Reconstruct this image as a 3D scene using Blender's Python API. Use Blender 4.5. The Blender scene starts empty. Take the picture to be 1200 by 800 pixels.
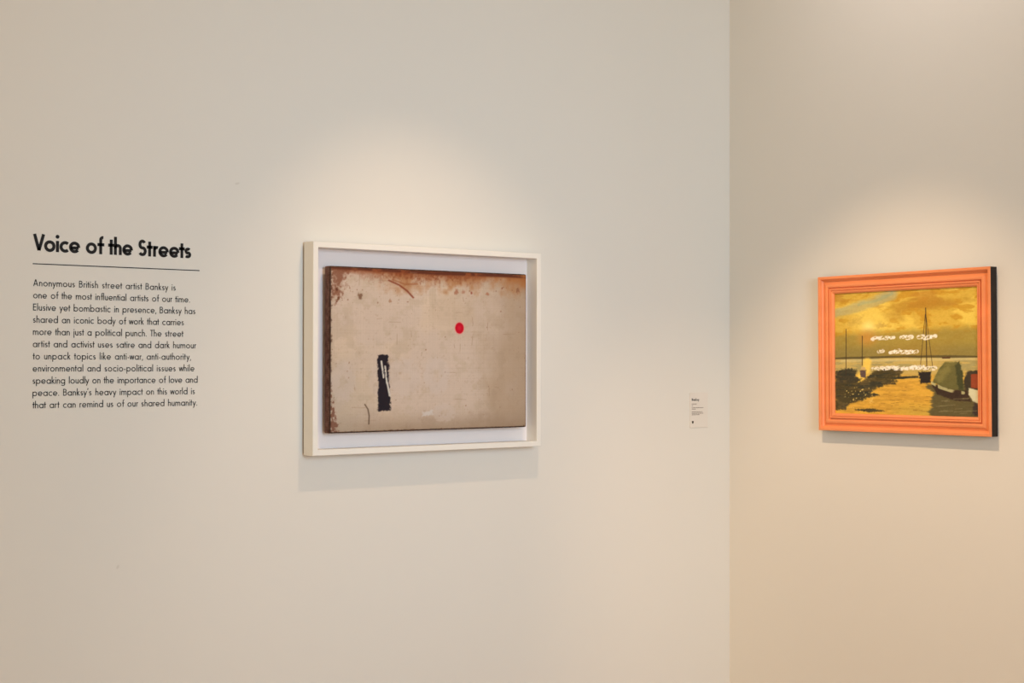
import bpy, math, random
import numpy as np
from mathutils import Matrix, Vector

scene = bpy.context.scene
col = scene.collection

# ------------------------------------------------------------------ camera
cam_data = bpy.data.cameras.new('camera')
cam = bpy.data.objects.new('camera', cam_data)
col.objects.link(cam)
Rt = Vector((0.79351539, -0.60854859, 0.0013915))
Up = Vector((-0.00676065, -0.00652904, 0.99995583))
Fw = Vector((0.60851263, 0.79348975, 0.00929508))
cam.matrix_world = Matrix(((Rt.x, Up.x, -Fw.x, -2.97008), (Rt.y, Up.y, -Fw.y, -2.91),
                           (Rt.z, Up.z, -Fw.z, 1.5), (0, 0, 0, 1)))
cam_data.sensor_width = 36
cam_data.lens = 36 * 1790.77 / 1200
cam_data.shift_y = 2.9 / 1200
cam_data.clip_start = 0.02
scene.camera = cam

# ------------------------------------------------------------------ light
world = bpy.data.worlds.new('world')
scene.world = world
world.use_nodes = True
bg = world.node_tree.nodes['Background']
bg.inputs['Color'].default_value = (1.0, 0.795, 0.43, 1)
bg.inputs['Strength'].default_value = 1.20

def area(name, loc, target, sx, sy, power, color):
    d = bpy.data.lights.new(name, 'AREA')
    d.shape = 'RECTANGLE'; d.size = sx; d.size_y = sy
    d.energy = power; d.color = color
    o = bpy.data.objects.new(name, d); col.objects.link(o)
    o.location = loc
    o.rotation_euler = (Vector(target) - Vector(loc)).to_track_quat('-Z', 'Y').to_euler()
    return o

def spot(name, loc, target, angle, blend, power, color, radius=0.02):
    d = bpy.data.lights.new(name, 'SPOT')
    d.spot_size = math.radians(angle); d.spot_blend = blend
    d.energy = power; d.color = color; d.shadow_soft_size = radius
    o = bpy.data.objects.new(name, d); col.objects.link(o)
    o.location = loc
    o.rotation_euler = (Vector(target) - Vector(loc)).to_track_quat('-Z', 'Y').to_euler()
    return o

WARM = (1.0, 0.80, 0.57)
area('daylight_window', (-1.9, -4.2, 1.9), (-0.82, 0, 1.45), 1.2, 1.4, 16.8, (0.505, 0.753, 1.0)).data.spread = math.radians(75)
spot('picture_spot_light', (-1.17, -0.81, 2.60), (-0.98, 0.0, 1.08), 59, 0.85, 23.5, (1.0, 0.695, 0.447), 0.012)
spot('picture_spot_light', (-1.00, -0.75, 2.60), (0.0, -0.53, 0.86), 55, 0.85, 68, (1.0, 0.70, 0.44), 0.018)
spot('wall_wash_light', (-0.50, -0.72, 2.85), (0.0, -0.68, 2.55), 110, 1.0, 9.0, (1.0, 0.90, 0.88), 0.03)

scene.view_settings.view_transform = 'Standard'
scene.view_settings.look = 'None'
scene.view_settings.gamma = 1.0
scene.view_settings.use_curve_mapping = False
scene.view_settings.exposure = 0.0

# ------------------------------------------------------------------ helpers
def lin(c):
    c = np.asarray(c, dtype=float) / 255.0
    return np.where(c <= 0.04045, c / 12.92, ((c + 0.055) / 1.055) ** 2.4)

def material(name, base, rough=0.6, noise=0.0, scale=40.0, bump=0.0, bump_scale=400.0, stretch=(1, 1, 1), spec=0.4, attr=None, detail=5):
    m = bpy.data.materials.new(name); m.use_nodes = True
    nt = m.node_tree; N = nt.nodes; L = nt.links
    b = N['Principled BSDF']
    b.inputs['Roughness'].default_value = rough
    b.inputs['Specular IOR Level'].default_value = spec
    tc = N.new('ShaderNodeTexCoord'); mp = N.new('ShaderNodeMapping')
    mp.inputs['Scale'].default_value = stretch
    L.new(tc.outputs['Object'], mp.inputs['Vector'])
    src = None
    if attr:
        a = N.new('ShaderNodeAttribute'); a.attribute_name = attr; src = a.outputs['Color']
    if noise > 0:
        n = N.new('ShaderNodeTexNoise'); n.inputs['Scale'].default_value = scale; n.inputs['Detail'].default_value = detail
        L.new(mp.outputs[0], n.inputs['Vector'])
        mr = N.new('ShaderNodeMapRange')
        mr.inputs['From Min'].default_value = 0.25; mr.inputs['From Max'].default_value = 0.75
        mr.inputs['To Min'].default_value = 1 - noise; mr.inputs['To Max'].default_value = 1 + noise
        L.new(n.outputs['Fac'], mr.inputs['Value'])
        mx = N.new('ShaderNodeVectorMath'); mx.operation = 'SCALE'
        if src: L.new(src, mx.inputs[0])
        else: mx.inputs[0].default_value = base
        L.new(mr.outputs[0], mx.inputs['Scale'])
        src = mx.outputs[0]
    if src: L.new(src, b.inputs['Base Color'])
    else: b.inputs['Base Color'].default_value = (*base, 1)
    if bump > 0:
        n2 = N.new('ShaderNodeTexNoise'); n2.inputs['Scale'].default_value = bump_scale; n2.inputs['Detail'].default_value = 4
        L.new(mp.outputs[0], n2.inputs['Vector'])
        bp = N.new('ShaderNodeBump'); bp.inputs['Strength'].default_value = bump; bp.inputs['Distance'].default_value = 0.001
        L.new(n2.outputs['Fac'], bp.inputs['Height']); L.new(bp.outputs[0], b.inputs['Normal'])
    return m

def mesh_obj(name, verts, faces, mat, parent=None, smooth=False, kind=None, label=None):
    me = bpy.data.meshes.new(name); me.from_pydata([tuple(v) for v in verts], [], faces)
    me.materials.append(mat)
    if smooth:
        me.polygons.foreach_set('use_smooth', [True] * len(me.polygons))
    me.update()
    o = bpy.data.objects.new(name, me); col.objects.link(o)
    if parent: o.parent = parent
    if kind: o['kind'] = kind
    if label: o['label'] = label
    return o

def box(x0, x1, y0, y1, z0, z1):
    v = [(x, y, z) for x in (x0, x1) for y in (y0, y1) for z in (z0, z1)]
    f = [(0, 1, 3, 2), (4, 6, 7, 5), (0, 4, 5, 1), (2, 3, 7, 6), (0, 2, 6, 4), (1, 5, 7, 3)]
    return v, f

def thing(name, label, cat, loc, rot=(0, 0, 0)):
    o = bpy.data.objects.new(name, None); col.objects.link(o)
    o.location = loc; o.rotation_euler = rot; o.empty_display_size = 0.1
    o['label'] = label; o['category'] = cat
    return o

# ------------------------------------------------------------------ materials
M_wall = material('wall_paint', tuple(lin((226, 221, 212))), 0.85, 0.008, 1.2, 0.10, 260, spec=0.2)
M_ceil = material('ceiling_paint', tuple(lin((232, 229, 222))), 0.9, 0.01, 3, spec=0.2)
M_floor = material('oak_floor', tuple(lin((188, 126, 76))), 0.45, 0.15, 3, 0.1, 60, stretch=(1, 9, 1))
M_ink = material('black_vinyl', tuple(lin((22, 17, 14))), 0.55, 0.05, 50, spec=0.25)
M_white = material('ivory_frame_lacquer', tuple(lin((236, 231, 222))), 0.45, 0.012, 30, 0.05, 200, spec=0.35)
M_back = material('white_mount_board', tuple(lin((240, 229, 226))), 0.8, 0.01, 20, spec=0.2)
M_orange = material('orange_frame_paint', tuple(lin((234, 142, 88))), 0.42, 0.10, 22, 0.25, 160, stretch=(1, .25, 1), spec=0.4)
M_black = material('black_frame_edge', tuple(lin((30, 22, 20))), 0.5, 0.1, 30, spec=0.3)
M_canvas = material('weathered_canvas', (1, 1, 1), 0.8, 0.05, 900, 0.35, 700, spec=0.15, attr='paint')
M_paint = material('oil_painting', (1, 1, 1), 0.5, 0.04, 500, 0.25, 300, spec=0.3, attr='paint')
M_card = material('caption_card', tuple(lin((225, 217, 207))), 0.6, 0.01, 30, spec=0.3)
M_grey_ink = material('grey_print', tuple(lin((120, 106, 94))), 0.7, 0.05, 50, spec=0.2)
M_plug = material('filled_nail_spot', tuple(lin((216, 210, 200))), 0.8, 0.03, 60, spec=0.2)

# ------------------------------------------------------------------ setting
W = 0.15
mesh_obj('wall_left', *box(-6.5, 0.15, 0, W, 0, 2.95), M_wall, kind='structure')
mesh_obj('wall_right', *box(0, W, -6.5, 0, 0, 2.95), M_wall, kind='structure')
mesh_obj('floor', *box(-6.5, 0.15, -6.5, W, -0.1, 0), M_floor, kind='structure')
mesh_obj('ceiling', *box(-6.5, 0.15, -6.5, W, 2.95, 3.05), M_ceil, kind='structure')

for (mx_, mz_, ra_, rb_) in [(-1.4699, 1.8676, .0055, .0028), (-1.7321, 1.0814, .0032, .0042)]:
    V = [(mx_, -.0005, mz_)]; F = []
    for k in range(14):
        V.append((mx_ + ra_ * math.cos(k * math.tau / 14), -.0001, mz_ + rb_ * math.sin(k * math.tau / 14 + .5)))
    for k in range(14): F.append((0, 1 + k, 1 + (k + 1) % 14))
    mesh_obj('filled_nail_hole', V, F, M_plug, bpy.data.objects['wall_left'])

# ------------------------------------------------------------------ stroke alphabet (geometric sans)
def arc(cx, cy, rx, ry, a0, a1, n=14):
    return [(cx + rx * math.cos(math.radians(a0 + (a1 - a0) * i / n)), cy + ry * math.sin(math.radians(a0 + (a1 - a0) * i / n))) for i in range(n + 1)]

def glyph(ch, w):
    """centre-line strokes in units of the cap height, w = stroke width; returns (strokes, dots, width)"""
    X, A, D = (0.635 if w < .15 else .655), 1.08, -0.33
    h = w / 2
    R = (X - w) / 2 + 0.012; rx = R * 1.0
    B = 2 * rx + w
    cy = X / 2
    S = []; dots = []
    ra = 0.175 if w < .15 else 0.155
    nw = 2 * ra + w
    def arch(x0):
        return [(x0, X - h - ra * 1.1)] + arc(x0 + ra, X - h - ra * 1.1, ra, ra * 1.1, 180, 0, 10)[1:] + [(x0 + 2 * ra, 0)]
    dr = max(h * 1.25, .05)
    if ch == ' ': return S, dots, 0.34 if w < .15 else .30
    if ch in 'adgq':
        S.append(arc(h + rx, cy, rx, R, 0, 360, 28)); xs = h + 2 * rx
        if ch == 'a': S.append([(xs, 0), (xs, X)])
        if ch == 'd': S.append([(xs, 0), (xs, A)])
        if ch == 'q': S.append([(xs, D), (xs, X)])
        if ch == 'g': S.append([(xs, X), (xs, -0.06)] + arc(xs - rx, -0.06, rx, 0.24 - h + .02, 0, -150, 12)[1:])
        return S, dots, B
    if ch in 'bp':
        S.append(arc(h + rx, cy, rx, R, 0, 360, 28)); S.append([(h, 0 if ch == 'b' else D), (h, A if ch == 'b' else X)]); return S, dots, B
    if ch == 'o': return [arc(h + rx, cy, rx, R, 0, 360, 28)], dots, B
    if ch == 'c': return [arc(h + rx, cy, rx, R, 48, 312, 22)], dots, B * .80
    if ch == 'e': return [arc(h + rx, cy, rx, R, -4, 0, 1) + arc(h + rx, cy, rx, R, 0, 322, 24)[1:], [(h, cy - h * .4), (h + 2 * rx, cy - h * .4)]], dots, B * .99
    if ch == 'f':
        x0 = .11 + h
        return [[(x0, 0), (x0, A - .13 - h)] + arc(x0 + .13, A - .13 - h, .13, .13, 180, 75, 8)[1:], [(0, X - h), (x0 + h + .13, X - h)]], dots, x0 + h + .11
    if ch in 'hnm':
        S.append([(h, 0), (h, A if ch == 'h' else X)]); S.append(arch(h))
        if ch == 'm': S.append(arch(h + 2 * ra)); return S, dots, nw + 2 * ra
        return S, dots, nw
    if ch == 'u':
        return [[(h, X), (h, h + ra * 1.05)] + arc(h + ra, h + ra * 1.05, ra, ra * 1.05, 180, 360, 12)[1:] + [(h + 2 * ra, X)], [(h + 2 * ra, 0), (h + 2 * ra, X)]], dots, nw
    if ch == 'i': return [[(h, 0), (h, X)]], [(h, X + .19 + h * .6, dr)], w
    if ch == 'j': return [[(h, X), (h, D)]], [(h, X + .19 + h * .6, dr)], w
    if ch == 'l': return [[(h, 0), (h, A)]], dots, w
    if ch == 'k': return [[(h, 0), (h, A)], [(h, .28), (.36, X)], [(h + .10, .36), (.40, 0)]], dots, .44 + h
    if ch == 'r': return [[(h, 0), (h, X)], [(h, X - h - .15)] + arc(h + .15, X - h - .15, .15, .15, 180, 62, 8)[1:]], dots, .25 + h
    if ch == 's':
        ry = (X - w) / 4 + .004; sx = .125; c = h + sx
        return [arc(c + .01, X - h - ry, sx, ry, 35, 250, 12) + arc(c, h + ry, sx + .015, ry, 70, -145, 12)], dots, 2 * sx + w + .015
    if ch == 't': return [[(.10 + h, 0), (.10 + h, .90)], [(0, X - h), (.20 + w, X - h)]], dots, .20 + w
    if ch == 'v': return [[(h * .9, X), (.22 + h, 0.02)], [(.22 + h, 0.02), (.44 + h, X)]], dots, .44 + w
    if ch == 'w': return [[(h * .9, X), (.2, 0.02)], [(.2, 0.02), (.37, X)], [(.37, X), (.54, 0.02)], [(.54, 0.02), (.74 - h, X)]], dots, .74
    if ch == 'y': return [[(h * .9, X), (.22 + h, 0.04)], [(.44 + h, X), (.085 + h, D)]], dots, .44 + w
    if ch == 'x': return [[(h, X), (.4, 0)], [(.4, X), (h, 0)]], dots, .4 + h
    if ch == 'V': return [[(h, 1), (.36, h * .6)], [(.36, h * .6), (.72 - h, 1)]], dots, .72
    if ch == 'A': return [[(h, 0), (.36, .98)], [(.36, .98), (.72 - h, 0)], [(.15, .30), (.57, .30)]], dots, .72
    if ch == 'B': return [[(h, 0), (h, 1)], [(h, 1 - h), (.27, 1 - h)] + arc(.27, .775 - h / 2, .19 - h * .4, .225 - h / 2, 90, -90, 10) + [(h, .55)],
                          [(h, .55), (.29, .55)] + arc(.29, .275 + h / 2, .225 - h * .4, .275 - h / 2, 90, -90, 10) + [(h, h)]], dots, .52 + h * .6
    if ch == 'E': return [[(h, 0), (h, 1)], [(h, 1 - h), (.46, 1 - h)], [(h, .53), (.44, .53)], [(h, h), (.46, h)]], dots, .47
    if ch == 'T': return [[(.25, 0), (.25, 1)], [(0, 1 - h), (.5, 1 - h)]], dots, .50
    if ch == 'S':
        ry = (1 - w) / 4 + .004; sx = .19 - h * .35; c = h + sx
        return [arc(c, 1 - h - ry, sx, ry, 30, 245, 12) + arc(c, h + ry, sx + .03, ry, 65, -150, 12)], dots, 2 * sx + w + .03
    if ch == '.': return [], [(dr, dr * .95, dr)], 2 * dr
    if ch == ',': return [[(.09, .10), (.02, -.15)]], dots, .12
    if ch == "'": return [[(.09, 1.08), (.03, .82)]], dots, .12
    if ch == '-': return [[(.02, .30), (.24, .30)]], dots, .26
    raise KeyError(ch)

TIGHT = {('V', 'o'): -.09, ('T', 'h'): -.04, ('r', 'k'): 0, ('t', 'r'): .05, ('S', 't'): .02, ('r', 'e'): .02}

def ribbon(pts, hw, V, F, y):
    n = len(pts); closed = n > 4 and math.dist(pts[0], pts[-1]) < 1e-6
    base = len(V)
    for i in range(n):
        if closed: p = pts[i - 1] if i > 0 else pts[-2]; q = pts[i + 1] if i < n - 1 else pts[1]
        else: p = pts[max(i - 1, 0)]; q = pts[min(i + 1, n - 1)]
        a = (pts[i][0] - p[0], pts[i][1] - p[1]); b = (q[0] - pts[i][0], q[1] - pts[i][1])
        la = math.hypot(*a) or 1e-9; lb = math.hypot(*b) or 1e-9
        if la < 1e-8: a = b; la = lb
        if lb < 1e-8: b = a; lb = la
        n1 = (-a[1] / la, a[0] / la); n2 = (-b[1] / lb, b[0] / lb)
        m = (n1[0] + n2[0], n1[1] + n2[1]); lm = math.hypot(*m) or 1e-9
        m = (m[0] / lm, m[1] / lm); c = max(m[0] * n1[0] + m[1] * n1[1], .5)
        for s in (1, -1):
            V.append((pts[i][0] + m[0] * hw / c * s, y, pts[i][1] + m[1] * hw / c * s))
    for i in range(n - 1):
        k = base + 2 * i
        F.append((k, k + 1, k + 3, k + 2))

def layout(text, w, gap):
    x = 0; out = []
    prev = None
    for ch in text:
        g = glyph(ch, w)
        if prev: x += TIGHT.get((prev, ch), 0) + (gap * (0.35 if (ch in 'vwy' or prev in 'vwyrkft' or ch == 't') else 1))
        out.append((x, g)); x += g[2]; prev = ch
    return out, x

def lettering(name, text, x0, z0, cap, width, w, mat, parent, y=-0.0004, gap=.10):
    lo, nat = layout(text, w, gap)
    # open or close the letter spacing evenly until the line has the measured width
    extra = (width / cap - nat) / max(len(text) - 1, 1)
    V = []; F = []
    for i, (x, (S, dots, _)) in enumerate(lo):
        for s in S:
            pts = [(x0 + (x + i * extra + p[0]) * cap, z0 + p[1] * cap) for p in s]
            ribbon(pts, w * cap / 2, V, F, y)
        for (dx, dz, r) in dots:
            b = len(V); V.append((x0 + (x + i * extra + dx) * cap, y, z0 + dz * cap))
            for k in range(12):
                V.append((V[b][0] + r * cap * math.cos(k * math.pi / 6), y, V[b][2] + r * cap * math.sin(k * math.pi / 6)))
            for k in range(12): F.append((b, b + 1 + k, b + 1 + (k + 1) % 12))
    # turn it into thin solid vinyl: sides go back towards the wall
    return mesh_obj(name, V, F, mat, parent)

# ------------------------------------------------------------------ exhibition text on the left wall
TX, TZ = -1.9083, 1.4018
txt = thing('exhibition_text', 'black wall lettering with bold heading, thin rule and an eleven-line paragraph', 'wall text', (TX, -0.0002, TZ), (0, 0.0023, 0))
o = lettering('heading', 'Voice of the Streets', 0.0, 1.7060 - TZ, 0.0335, 0.3325, 0.185, M_ink, txt, gap=.075)
o['label'] = 'large bold heading'
v, f = box(0.0, 0.3515, -0.0006, 0, 1.6806 - TZ, 1.6824 - TZ)
o = mesh_obj('rule', v, f, M_ink, txt, label='thin horizontal line under the heading')
LINES = [('Anonymous British street artist Banksy is', -1.6098), ('one of the most influential artists of our time.', -1.5778),
         ('Elusive yet bombastic in presence, Banksy has', -1.5655), ('shared an iconic body of work that carries', -1.5912),
         ('more than just a political punch. The street', -1.5919), ('artist and activist uses satire and dark humour', -1.5631),
         ('to unpack topics like anti-war, anti-authority,', -1.5751), ('environmental and socio-political issues while', -1.5671),
         ('speaking loudly on the importance of love and', -1.5596), ("peace. Banksy's heavy impact on this world is", -1.5658),
         ('that art can remind us of our shared humanity.', -1.5603)]
for i, (t, xr) in enumerate(LINES):
    z = 1.6383 + (1.4018 - 1.6383) * i / 10 - TZ
    lettering('text_line', t, 0.0012, z, 0.0134, xr + 1.9071 - 0.0012 + .001, 0.118, M_ink, txt, gap=.11)

# ------------------------------------------------------------------ framed canvas (left wall)
FX0, FX1, FZ0, FZ1 = -1.31267, -0.68683, 1.28944, 1.75074
fc = thing('framed_canvas', 'weathered tan canvas floating in a deep ivory box frame on the left wall', 'artwork',
           ((FX0 + FX1) / 2, 0, (FZ0 + FZ1) / 2))
fw_, fh_ = (FX1 - FX0) / 2, (FZ1 - FZ0) / 2

def rail_frame(hw, hh, profile, mat, parent, name, axis='y', label=None, smooth=False):
    """four mitred rails; profile = closed loop of (inset from outer edge, depth off the wall)"""
    out = []
    n = len(profile)
    sides = [((-1, 1), (1, 1)), ((1, 1), (1, -1)), ((1, -1), (-1, -1)), ((-1, -1), (-1, 1))]
    for (a, b) in sides:
        V = []; F = []
        for (sx, sz) in (a, b):
            for (ins, d) in profile:
                u = sx * (hw - ins); z = sz * (hh - ins)
                V.append((u, -d, z) if axis == 'y' else (-d, -u, z))
        for k in range(n):
            F.append((k, (k + 1) % n, n + (k + 1) % n, n + k))
        F.append(tuple(range(n))[::-1]); F.append(tuple(range(n, 2 * n)))
        ob = mesh_obj(name, V, F, mat, parent, label=label)
        bm_fix(ob)
        out.append(ob)
    return out

def bm_fix(ob):
    import bmesh
    bm = bmesh.new(); bm.from_mesh(ob.data)
    bmesh.ops.recalc_face_normals(bm, faces=bm.faces)
    bm.to_mesh(ob.data); bm.free()

rw = 0.0128
prof = [(0.0, 0.0075), (0.0, 0.0463), (0.001, 0.0473), (rw - 0.001, 0.0473), (rw, 0.0463), (rw, 0.0075)]
rail_frame(fw_, fh_, prof, M_white, fc, 'frame_rail')
v, f = box(-fw_ + rw, fw_ - rw, -0.0078, -0.0050, -fh_ + rw, fh_ - rw)
mesh_obj('backing_board', v, f, M_back, fc, label='white board behind the canvas')
M_dark = material('shadow_gap_brown', tuple(lin((92, 66, 44))), 0.7, 0.1, 30, spec=0.2)  # dark brown for the strip added to deepen the shadow gap behind the frame
rail_frame(fw_ - .0035, fh_ - .0035, [(0, .0005), (0, .0074), (.008, .0074), (.008, .0005)], M_dark, fc, 'shadow_gap_strip', label='dark strip added as the shadow gap between the frame and the wall')

# --- numpy painter
rng = np.random.RandomState(7)
def vnoise(shape, gx, gy):
    g = rng.rand(gy + 2, gx + 2)
    ys = np.linspace(0, gy, shape[0], endpoint=False); xs = np.linspace(0, gx, shape[1], endpoint=False)
    yi = ys.astype(int); xi = xs.astype(int); fy = (ys - yi)[:, None]; fx = (xs - xi)[None, :]
    fy = fy * fy * (3 - 2 * fy); fx = fx * fx * (3 - 2 * fx)
    a = g[yi][:, xi]; b = g[yi][:, xi + 1]; c = g[yi + 1][:, xi]; d = g[yi + 1][:, xi + 1]
    return (a * (1 - fx) + b * fx) * (1 - fy) + (c * (1 - fx) + d * fx) * fy
def fbm(shape, gx, gy, octv=5, p=.5):
    t = 0; s = 0; a = 1.0
    for k in range(octv):
        t = t + a * vnoise(shape, max(1, int(gx * 2 ** k)), max(1, int(gy * 2 ** k))); s += a; a *= p
    return t / s
def sstep(a, b, x):
    t = np.clip((x - a) / (b - a), 0, 1); return t * t * (3 - 2 * t)
def mixc(img, colr, m):
    m = np.clip(m, 0, 1)[..., None]; return img * (1 - m) + np.asarray(colr, float) * m
def inside(U, V, poly, soft, wob=0):
    """soft polygon mask via signed distance"""
    n = len(poly); d = np.full(U.shape, 1e9); s = np.ones(U.shape)
    for i in range(n):
        ax, ay = poly[i]; bx, by = poly[i - 1]
        ex, ey = bx - ax, by - ay; wx = U - ax; wy = V - ay
        t = np.clip((wx * ex + wy * ey) / (ex * ex + ey * ey + 1e-12), 0, 1)
        d = np.minimum(d, (wx - ex * t) ** 2 + (wy - ey * t) ** 2)
        c1 = V >= ay; c2 = V < by; c3 = ex * wy > ey * wx
        s = np.where((c1 & c2 & c3) | (~c1 & ~c2 & ~c3), -s, s)
    return sstep(soft, -soft, s * np.sqrt(d) + wob)
def stroke(U, V, pts, w, soft):
    d = np.full(U.shape, 1e9)
    for (ax, ay), (bx, by) in zip(pts[:-1], pts[1:]):
        ex, ey = bx - ax, by - ay
        t = np.clip(((U - ax) * ex + (V - ay) * ey) / (ex * ex + ey * ey + 1e-12), 0, 1)
        d = np.minimum(d, (U - ax - ex * t) ** 2 + (V - ay - ey * t) ** 2)
    return sstep(w + soft, w - soft * .2, np.sqrt(d))

def set_paint(me, rgb):
    a = me.color_attributes.new('paint', 'FLOAT_COLOR', 'POINT')
    c = np.ones((len(me.vertices), 4), dtype=np.float32); c[:, :3] = rgb
    a.data.foreach_set('color', c.ravel())

# canvas body: front grid plus rounded edge and sides
cw, ch_ = (0.5410) / 2, (0.3637) / 2
CX = -0.99885 - (FX0 + FX1) / 2; CZ = 1.51805 - (FZ0 + FZ1) / 2
er = 0.004; nu, nv = 420, 284
uu = np.linspace(-cw + er, cw - er, nu); vv = np.linspace(-ch_ + er, ch_ - er, nv)
U, Vv = np.meshgrid(uu, vv)
wobf = (fbm(U.shape, 5, 4) - .5) * 0.0006
P = np.stack([U, -(0.044 + wobf), Vv], -1).reshape(-1, 3)
idx = np.arange(nu * nv).reshape(nv, nu)
quads = np.stack([idx[:-1, :-1], idx[:-1, 1:], idx[1:, 1:], idx[1:, :-1]], -1).reshape(-1, 4)
ring = np.concatenate([idx[0, :-1], idx[:-1, -1], idx[-1, :0:-1], idx[:0:-1, 0]])
n_r = len(ring)
# outward direction per ring vertex
rp = P[ring]
sxm = np.where(np.isclose(rp[:, 0], uu[0]), -1, np.where(np.isclose(rp[:, 0], uu[-1]), 1, 0)).astype(float)
szm = np.where(np.isclose(rp[:, 2], vv[0]), -1, np.where(np.isclose(rp[:, 2], vv[-1]), 1, 0)).astype(float)
crn = (sxm != 0) & (szm != 0)
sxm[crn] *= .8; szm[crn] *= .8
rings = [ring]; PV = [P]; cnt = len(P)
for (o_, d_) in [(.5, .13), (.87, .5), (1.0, 1.0), (1.0, 2.6), (1.0, 4.2), (1.0, 5.4)]:
    jit = (rng.rand(n_r) - .5) * .0003
    q_ = rp.copy(); q_[:, 0] += sxm * (er * o_ + jit); q_[:, 2] += szm * (er * o_ + jit); q_[:, 1] = -(0.044 - er * d_)
    PV.append(q_); rings.append(np.arange(cnt, cnt + n_r)); cnt += n_r
faces = [tuple(int(k) for k in r) for r in quads]
for a, b in zip(rings[:-1], rings[1:]):
    for k in range(n_r):
        k2 = (k + 1) % n_r
        faces.append((int(a[k]), int(b[k]), int(b[k2]), int(a[k2])))
faces.append(tuple(int(k) for k in rings[-1]))
allP = np.concatenate(PV)
cv = mesh_obj('canvas', allP, faces, M_canvas, fc, smooth=True, label='rust-stained tan canvas with a dark mark at lower left and a red spot')
cv.location = (CX, 0, CZ)
# paint of the front, u 0..1 left to right, v 0..1 bottom to top
u = (U + cw) / (2 * cw); v_ = (Vv + ch_) / (2 * ch_)
sh = U.shape
n1 = fbm(sh, 6, 4); n2 = fbm(sh, 22, 15); n3 = fbm(sh, 90, 60, 3, .7)
img = np.zeros(sh + (3,)) + np.array((205, 185, 168.))
img = mixc(img, (212, 190, 166), sstep(.45, .7, n1) * .7)
img = mixc(img, (190, 170, 148), sstep(.5, .72, n2) * .55)
img = mixc(img, (176, 150, 128), sstep(.62, .84, n3) * .35)
# weave threads
wv = (rng.rand(1, sh[1]) - .5) * 6 + (rng.rand(sh[0], 1) - .5) * 6
img = img + wv[..., None] * np.clip(fbm(sh, 8, 6)[..., None] * 1.4, 0, 1)
# greyer, browner towards right and lower edge, old wear
img = mixc(img, (160, 136, 112), sstep(.55, 1.05, u + (n1 - .5) * .5) * .62)
img = mixc(img, (150, 126, 102), sstep(.16, -.03, v_ + (n2 - .5) * .10) * .75)
img = mixc(img, (182, 168, 150), sstep(.30, .0, u) * sstep(.6, .2, v_) * .6)
# rust along the top
edge = 1 - v_
img = mixc(img, (168, 112, 66), sstep(.15, .02, edge + (n2 - .5) * .22) * sstep(.2, .45, u + .1) * .75)
img = mixc(img, (150, 84, 48), sstep(.055, .0, edge + (n2 - .5) * .06) * .9)
img = mixc(img, (126, 62, 36), sstep(.10, .0, edge + (n3 - .5) * .12) * sstep(.46, .1, np.abs(u - .45)) * .8)
img = mixc(img, (122, 70, 48), inside(u, v_, [(0, 1.02), (.115, 1.02), (.085, .965), (.055, .91), (.05, .84), (.02, .78), (0, .80)], .025, (n3 - .5) * .09 + (n2 - .5) * .05) * .75)
img = mixc(img, (166, 104, 58), sstep(.16, .0, 1 - u) * sstep(.16, .0, edge) * .9)
img = mixc(img, (96, 50, 34), stroke(u, v_, [(0, .992), (.3, .988), (.52, .982), (.75, .985), (1, .985)], .006, .012) * sstep(.3, .5, n2 + .1) )
img = mixc(img, (128, 58, 38), stroke(u, v_, [(.28, .925), (.33, .90), (.37, .865), (.40, .825)], .0025, .006) * .8)
img = mixc(img, (150, 90, 56), stroke(u, v_, [(.30, .93), (.36, .905), (.42, .91)], .003, .006) * .6)
for (a, b, r, c, s) in [(.142, .825, .016, (112, 76, 56), .75), (.038, .80, .012, (110, 66, 46), .8), (.03, .86, .007, (90, 50, 36), .8), (.285, .80, .009, (150, 104, 74), .6),
                     (.70, .865, .007, (138, 62, 44), .7), (.785, .86, .010, (160, 94, 66), .6), (.865, .905, .008, (130, 70, 48), .7), (.95, .89, .015, (126, 76, 54), .6),
                     (.62, .87, .012, (156, 92, 66), .6), (.655, .868, .010, (156, 92, 66), .5)]:
    dd = np.hypot((u - a) * 1.48, v_ - b)
    img = mixc(img, c, sstep(r * 1.5, r * .5, dd + (n3 - .5) * r * 2.6) * s)
for k in range(90):
    a, b = rng.rand() , rng.rand(); r = .002 + .003 * rng.rand() ** 2
    if k % 2: b = .78 + .2 * rng.rand()
    if k % 5 == 0: a = .12 * rng.rand()
    img = mixc(img, (128, 84, 62), sstep(r * 1.6, r * .4, np.hypot((u - a) * 1.48, v_ - b)) * .6)
for k in range(26):
    a, b = .1 + .88 * rng.rand(), rng.rand(); l = .02 + .05 * rng.rand(); tl = (rng.rand() - .5) * .01
    pts = [(a, b), (a + tl, b + l)] if k % 2 else [(a, b), (a + l, b + tl)]
    img = mixc(img, (150, 122, 98), stroke(u, v_, pts, .0008, .002) * .45)
# chipped dark left edge
img = mixc(img, (82, 56, 46), sstep(.012, -.004, u + (n3 - .5) * .03) * .95)
img = mixc(img, (196, 176, 160), inside(u, v_, [(.012, .02), (.035, .05), (.03, .13), (.012, .22)], .008, (n3 - .5) * .03) * .8)
img = mixc(img, (110, 66, 50), inside(u, v_, [(0, .0), (.045, .0), (.03, .06), (.012, .20), (0, .28)], .006, (n3 - .5) * .06) * .75)
img = mixc(img, (80, 58, 46), sstep(.012, .0, v_ + (n3 - .5) * .02) * .7)
img = mixc(img, (92, 66, 50), sstep(.008, .0, 1 - u + (n3 - .5) * .012) * .7)
img = mixc(img, (90, 70, 54), stroke(u, v_, [(.165, .17), (.18, .14), (.186, .10), (.184, .05)], .0015, .004) * .8)
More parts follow.
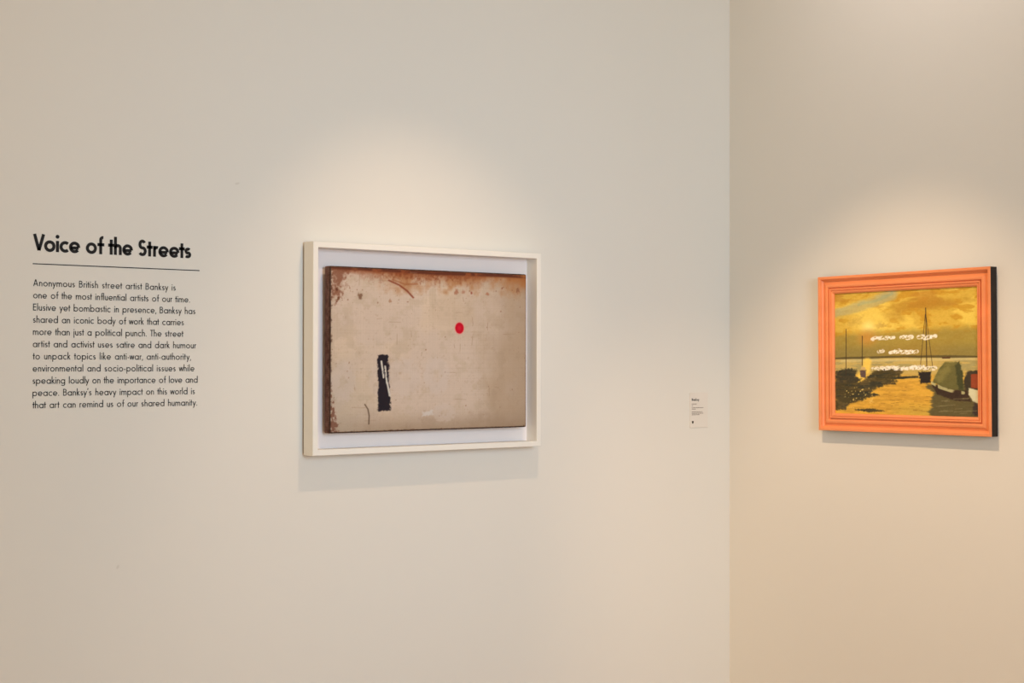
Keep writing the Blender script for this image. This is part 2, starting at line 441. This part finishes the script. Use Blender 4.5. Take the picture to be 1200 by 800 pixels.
# pale scuffed patches in the lower half
for (a, b, ra_, rb, s) in [(.52, .34, .055, .10, .5), (.36, .33, .07, .10, .42), (.24, .31, .05, .08, .3), (.06, .31, .05, .10, .42), (.56, .11, .05, .05, .4)]:
    dd = np.hypot((u - a) / ra_, (v_ - b) / rb)
    ringm = sstep(.55, .25, np.abs(dd - .75) + (n3 - .5) * .7)
    img = mixc(img, (206, 190, 180), ringm * s)
img = mixc(img, (212, 204, 198), inside(u, v_, [(.445, .085), (.50, .10), (.50, .125), (.45, .115)], .006, (n3 - .5) * .02) * .75)
# plain stand-in marks: an upright dark block of brushwork with pale drags, and a red dab
mk = inside(u, v_, [(.226, .47), (.276, .468), (.284, .30), (.288, .13), (.230, .125), (.228, .32)], .004, (n3 - .5) * .018)
img = mixc(img, (34, 28, 36), mk * .97)
for a, b, c, d in [(.244, .43, .256, .33), (.262, .40, .272, .29), (.273, .30, .285, .22)]:
    img = mixc(img, (214, 208, 196), stroke(u, v_, [(a, b), (c, d)], .0032, .003) * sstep(.35, .5, n3 + .08) * .95)
dd = np.hypot((u - .637) / .024, (v_ - .640) / .037)
img = mixc(img, (238, 132, 124), sstep(1.35, .9, dd) * .45)
img = mixc(img, (196, 14, 40), sstep(1.02, .85, dd + (n3 - .5) * .15))
img = mixc(img, (226, 30, 56), sstep(.55, .2, dd) * .6)
front = lin(np.clip(img, 0, 255)).reshape(-1, 3) * 0.93
sidec = []
for k in range(1, len(rings)):
    t = rng.rand(n_r); sm = np.convolve(np.r_[t, t, t], np.ones(9) / 9, 'same')[n_r:2 * n_r]
    t = np.clip(.5 * t + 1.2 * (sm - .5) + .25, 0, 1)[:, None]
    if k == 1: base = np.array((110, 80, 64.)) * t + np.array((44, 30, 24.)) * (1 - t)
    elif k <= 2: base = np.array((84, 60, 50.)) * t + np.array((36, 26, 22.)) * (1 - t)
    else: base = np.array((142, 106, 92.)) * t + np.array((84, 54, 44.)) * (1 - t)
    sidec.append(lin(base))
set_paint(cv.data, np.concatenate([front] + sidec))

# ------------------------------------------------------------------ framed painting (right wall)
PY0, PY1, PZ0, PZ1 = -0.33364, -0.83888, 1.3208, 1.70427
PC = ((PY0 + PY1) / 2, (PZ0 + PZ1) / 2 + 0.00195)
fp = thing('framed_painting', 'golden estuary painting in an orange moulded frame with black edges on the right wall', 'artwork',
           (0, PC[0], PC[1]), (-0.00771, 0, 0))
pw, ph = abs(PY1 - PY0) / 2, (PZ1 - PZ0) / 2
T0 = 0.0257
PR = [(0.0018, .002), (0.0018, T0 - .0022), (0, T0 - .0020), (0, T0 - .0006), (.0008, T0), (.0060, T0), (.0075, T0 - .0012), (.0078, T0 - .0050), (.0120, T0 - .0092),
      (.0150, T0 - .0084), (.0200, T0 - .0050), (.0245, T0 - .0046), (.0275, T0 - .0056), (.0285, T0 - .0105), (.0308, T0 - .0105), (.0314, T0 - .0062),
      (.0330, T0 - .0058), (.0345, T0 - .0066), (.0350, T0 - .0088), (.0362, T0 - .0088), (.0368, T0 - .0074), (.0400, T0 - .0084), (.0425, T0 - .0106), (.0430, T0 - .0125), (.0430, .002)]
rail_frame(pw, ph, PR, M_orange, fp, 'frame_rail', axis='x', label='orange moulded rail')
rail_frame(pw, ph, [(0.0002, .001), (0.0002, T0 - .0022), (.0017, T0 - .0022), (.0017, .001)], M_black, fp, 'frame_edge', axis='x', label='black outer edge')

nu, nv = 440, 312
IW, IH = pw - .0425, ph - .0425
uu = np.linspace(-IW, IW, nu); vv = np.linspace(-IH, IH, nv)
U, Vv = np.meshgrid(uu, vv); sh = U.shape
u = (U + IW) / (2 * IW); v_ = (Vv + IH) / (2 * IH)
n1 = fbm(sh, 4, 8); n2 = fbm(sh, 14, 26); n3 = fbm(sh, 80, 80, 3, .7); n4 = fbm(sh, 3, 16, 5, .6); n5 = fbm(sh, 10, 60, 4, .6)
img = np.zeros(sh + (3,)) + np.array((214, 172, 62.))
dv = v_ + (n1 - .5) * .12 + (u - .5) * .04
img = mixc(img, (232, 194, 78), sstep(.5, .62, n1))
img = mixc(img, (196, 142, 34), sstep(.50, .66, n2) * .8)
img = mixc(img, (186, 128, 40), sstep(.54, .68, n4) * sstep(.75, .9, v_) * .6)
img = mixc(img, (178, 168, 120), stroke(u, v_ + (n2 - .5) * .05, [(.0, .83), (.12, .86), (.25, .90), (.42, .97)], .025, .03) * .75)
img = mixc(img, (140, 158, 130), stroke(u, v_ + (n2 - .5) * .03, [(.18, .895), (.3, .925), (.42, .975)], .006, .012) * .4)
img = mixc(img, (166, 120, 44), inside(u, v_, [(.12, .77), (.2, .80), (.2, .74), (.1, .73)], .03, (n3 - .5) * .06) * .6)
img = mixc(img, (172, 122, 30), inside(u, v_, [(.4, .86), (.62, .93), (.98, .90), (.8, .84), (.5, .82)], .03, (n2 - .5) * .10) * .55)
img = mixc(img, (180, 132, 40), inside(u, v_, [(.38, .80), (.5, .84), (.5, .76), (.4, .75)], .03, (n2 - .5) * .08) * .6)
img = mixc(img, (160, 116, 50), inside(u, v_, [(.29, .72), (.33, .75), (.38, .72), (.33, .70)], .012, (n3 - .5) * .03) * .7)
sd = np.hypot((u - .25) * 1.1, v_ - .705)
img = mixc(img, (238, 202, 90), sstep(.30, .0, sd) * .7)
img = mixc(img, (252, 226, 128), sstep(.085, .0, sd + (n3 - .5) * .02))
# mist band
band = sstep(.71, .64, v_ + (u - .5) * -.03 + (n2 - .5) * .05)
img = mixc(img, (156, 132, 56), band * .85)
img = mixc(img, (132, 116, 62), sstep(.60, .50, v_) * .6)
img = mixc(img, (204, 140, 56), sstep(.11, .0, np.hypot((u - .24) * 1.0, v_ - .625)) * .8)
img = mixc(img, (188, 138, 40), sstep(.62, .5, v_) * sstep(.2, .5, u) * sstep(.9, .6, u) * .3)
# horizon, water
water = sstep(.462, .452, v_)
img = mixc(img, (198, 168, 92), water)
img = mixc(img, (150, 140, 92), water * sstep(.45, .6, n5) * .6)
img = mixc(img, (78, 66, 36), stroke(u, v_ + (n5 - .5) * .008, [(0, .458), (.3, .466), (.55, .47), (1, .462)], .0065, .005) * .75)
img = mixc(img, (214, 192, 128), stroke(u, v_, [(.05, .438), (.6, .443), (1, .446)], .008, .006) * .6)
img = mixc(img, (206, 152, 52), sstep(.36, .26, v_))
img = mixc(img, (232, 176, 62), sstep(.40, .58, n5) * sstep(.38, .3, v_) * .7)
img = mixc(img, (186, 158, 62), sstep(.14, .0, v_) * sstep(.3, .6, u) * .6)
img = mixc(img, (246, 202, 84), stroke(u, v_ + (n3 - .5) * .02, [(.24, .43), (.23, .36), (.17, .27)], .020, .025) * .95)
# dark marsh banks
DK = (74, 62, 30)
def bank(poly, soft=.008, wob=.05, c=DK, s=1):
    global img
    m = inside(u, v_, poly, soft, (n3 - .5) * wob * .5 + (n2 - .5) * wob * .5) * s
    img = mixc(img, c, m)
    img = mixc(img, (104, 84, 44), m * sstep(.5, .62, n2) * .7)
    img = mixc(img, (46, 46, 34), m * sstep(.52, .64, n5) * .7)
bank([(0, .35), (.10, .375), (.17, .355), (.15, .31), (.20, .29), (.14, .24), (0, .22)], c=(62, 54, 34))
bank([(.0, .03), (.0, .25), (.13, .25), (.2, .27), (.27, .33), (.36, .365), (.47, .37), (.50, .345), (.47, .315), (.36, .30), (.46, .275), (.40, .25), (.31, .225), (.26, .17), (.21, .12), (.11, .09), (.08, .03)], .01, .05)
bank([(.15, .035), (.25, .05), (.36, .03), (.25, .015)], .006, .04)
bank([(.21, .15), (.29, .175), (.33, .155), (.25, .135)], .006, .03)
bank([(.40, .255), (.44, .262), (.45, .245), (.41, .245)], .004, .01)
bank([(.30, .30), (.60, .315), (.60, .30), (.40, .285)], .004, .01)
img = mixc(img, (240, 206, 110), sstep(.70, .78, n3) * inside(u, v_, [(.05, .2), (.3, .3), (.3, .08), (.1, .04)], .03) * .9)
# mast lines and small hulls
for pts, wd in [([(.085, .70), (.082, .32)], .0016), ([(.205, .64), (.203, .40)], .0018), ([(.655, .85), (.660, .36)], .0022), ([(.652, .80), (.615, .38)], .0008), ([(.656, .80), (.700, .38)], .0008)]:
    img = mixc(img, (62, 44, 26), stroke(u, v_, pts, wd, .0025) * .9)
img = mixc(img, (96, 74, 66), inside(u, v_, [(.185, .36), (.232, .36), (.228, .30), (.192, .30)], .006, (n3 - .5) * .01))
img = mixc(img, (206, 170, 110), inside(u, v_, [(.195, .385), (.225, .385), (.228, .365), (.192, .365)], .004))
img = mixc(img, (40, 32, 26), inside(u, v_, [(.605, .345), (.69, .35), (.685, .26), (.615, .255)], .006, (n3 - .5) * .02))
img = mixc(img, (90, 60, 34), inside(u, v_, [(.76, .462), (.82, .465), (.815, .45), (.765, .45)], .003))
# right: dull green covered mound over a dark hull, with its broken reflection
img = mixc(img, (84, 76, 46), inside(u, v_, [(.66, .25), (.70, .16), (.67, .03), (.72, -.02), (1.02, -.02), (1.02, .27), (.8, .24)], .012, (n5 - .5) * .07) * .9)
img = mixc(img, (60, 50, 34), inside(u, v_, [(.90, .28), (.93, .35), (.99, .36), (1.02, .34), (1.02, .2), (.92, .2)], .008, (n3 - .5) * .02))
img = mixc(img, (58, 40, 26), inside(u, v_, [(.69, .25), (.93, .20), (.95, .12), (.84, .125), (.73, .17)], .006, (n3 - .5) * .01))
img = mixc(img, (186, 176, 120), stroke(u, v_, [(.695, .262), (.75, .225), (.82, .20), (.90, .185)], .010, .005) * sstep(.38, .46, fbm(sh, 40, 6, 1)) * .9)
img = mixc(img, (104, 96, 48), inside(u, v_, [(.70, .265), (.735, .36), (.78, .42), (.875, .425), (.90, .33), (.905, .20), (.80, .215)], .005, (n3 - .5) * .012))
img = mixc(img, (134, 122, 62), inside(u, v_, [(.72, .30), (.79, .41), (.84, .41), (.78, .29), (.74, .25)], .02, (n2 - .5) * .08) * .8)
img = mixc(img, (66, 66, 34), inside(u, v_, [(.85, .40), (.875, .425), (.90, .33), (.905, .20), (.87, .205)], .008, (n3 - .5) * .02) * .9)
img = mixc(img, (214, 204, 160), inside(u, v_, [(.935, .225), (1.02, .20), (1.02, .09), (.965, .12), (.935, .17)], .005, (n3 - .5) * .01))
img = mixc(img, (150, 66, 34), inside(u, v_, [(.95, .33), (1.02, .33), (1.02, .215), (.95, .225)], .005, (n3 - .5) * .01))
img = mixc(img, (58, 44, 40), inside(u, v_, [(.97, .115), (1.02, .085), (1.02, .0), (.96, .02)], .01, (n3 - .5) * .02) * .9)
for k in range(16):
    a = .71 + .22 * rng.rand(); b = .02 + .13 * rng.rand()
    img = mixc(img, (140, 128, 84), stroke(u, v_, [(a, b), (a + .03 + .04 * rng.rand(), b + .004)], .0012, .002) * .7)
for k in range(30):
    a = .3 + .36 * rng.rand(); b = .03 + .22 * rng.rand()
    img = mixc(img, (150, 104, 34), stroke(u, v_, [(a, b), (a + .01 + .03 * rng.rand(), b)], .001, .002) * .7)
# three loose rows of pale paint dabs across the middle (plain stand-in for the overprint)
def dabs(ur, vr, n, vb, hgt):
    global img
    for k in range(n):
        if k in skip: continue
        a = ur + (vr - ur) * (k + .5) / n; hw2 = (vr - ur) / n * .36; t = (rng.rand() - .5) * .4
        z0 = vb - hgt / 2 * (.75 + .3 * rng.rand()); z1 = vb + hgt / 2 * (.75 + .35 * rng.rand())
        zz = vb + (rng.rand() - .5) * .012; m = stroke(u, v_, [(a - hw2 * .9, zz - .006), (a + hw2 * .9, zz + .012 * t)], .011 + .006 * rng.rand(), .005)
        img = mixc(img, (250, 236, 214), m * sstep(.25, .55, n3) * .9)
skip = {4, 7}; dabs(.275, .725, 11, .624, .050)
skip = {1}; dabs(.32, .60, 7, .512, .046)
skip = set(); dabs(.275, .72, 11, .383, .048)
img = img + ((n3 - .5) * 14)[..., None]

verts = np.stack([-np.full(sh, .0115) - (n3 - .5) * .0003, -U, Vv], -1).reshape(-1, 3)
idx = np.arange(nu * nv).reshape(nv, nu)
q = np.stack([idx[:-1, :-1], idx[:-1, 1:], idx[1:, 1:], idx[1:, :-1]], -1).reshape(-1, 4)
fl = [tuple(int(k) for k in r) for r in q]
b0 = len(verts)
bk = [(-.003, -U[0, 0], Vv[0, 0]), (-.003, -U[0, -1], Vv[0, 0]), (-.003, -U[-1, -1], Vv[-1, -1]), (-.003, -U[-1, 0], Vv[-1, 0])]
verts = np.concatenate([verts, np.array(bk)])
cn = [int(idx[0, 0]), int(idx[0, -1]), int(idx[-1, -1]), int(idx[-1, 0])]
fl.append((b0 + 3, b0 + 2, b0 + 1, b0))
edges = [idx[0, :], idx[:, -1], idx[-1, ::-1], idx[::-1, 0]]
for k in range(4):
    fl.append(tuple([b0 + k, b0 + (k + 1) % 4] + [int(t) for t in edges[k][::-1]]))
pn = mesh_obj('painted_panel', verts, fl, M_paint, fp, label='golden dusk estuary with dark banks, moored boats and pale dabs')
rgb = lin(np.clip(img, 0, 255)).reshape(-1, 3) * np.array((1.0, 1.08, 1.2))
set_paint(pn.data, np.concatenate([rgb, np.tile(lin((120, 96, 70)), (4, 1))]))

# ------------------------------------------------------------------ caption card near the corner
cc = thing('caption_card', 'small pale caption card on the left wall near the room corner', 'label', (-0.14875, 0, 1.31712))
v, f = box(0, 0.0656, -0.0018, 0, 0, 0.0925)
cd = mesh_obj('card', v, f, M_card, cc)
bv = cd.modifiers.new('bevel', 'BEVEL'); bv.width = 0.0005; bv.segments = 2
o = lettering('caption_heading', 'Banksy', 0.0062, 0.0710, 0.0066, 0.0270, 0.20, M_ink, cc, y=-0.0021, gap=.07)
o['label'] = 'bold black name line'
def bars(rows):
    V = []; F = []
    r2 = random.Random(3)
    for (z, x1, hh) in rows:
        x = 0.0062
        while x < x1 - .001:
            l = min(r2.uniform(.0022, .0055), x1 - x)
            b = len(V); V += [(x, -.0021, z), (x + l, -.0021, z), (x + l, -.0021, z + hh), (x, -.0021, z + hh)]; F.append((b, b + 1, b + 2, b + 3))
            x += l + .0009
    return V, F
V, F = bars([(.0618, .0235, .0016), (.0575, .012, .0013), (.0520, .049, .0015), (.0485, .021, .0014), (.0410, .045, .0015), (.0372, .048, .0015), (.0336, .034, .0015)])
mesh_obj('caption_lines', V, F, M_grey_ink, cc, kind='stuff', label='fine print too small to read')
V = []; F = []
for (cx_, cz_, rx_, rz_) in [(.0098, .0160, .0034, .0022), (.0098, .0130, .0028, .0020)]:
    b = len(V); V.append((cx_, -.0021, cz_))
    for k in range(14): V.append((cx_ + rx_ * math.cos(k * math.tau / 14), -.0021, cz_ + rz_ * math.sin(k * math.tau / 14)))
    for k in range(14): F.append((b, b + 1 + k, b + 1 + (k + 1) % 14))
mesh_obj('caption_symbol', V, F, M_ink, cc, label='tiny dark symbol at the foot of the card')
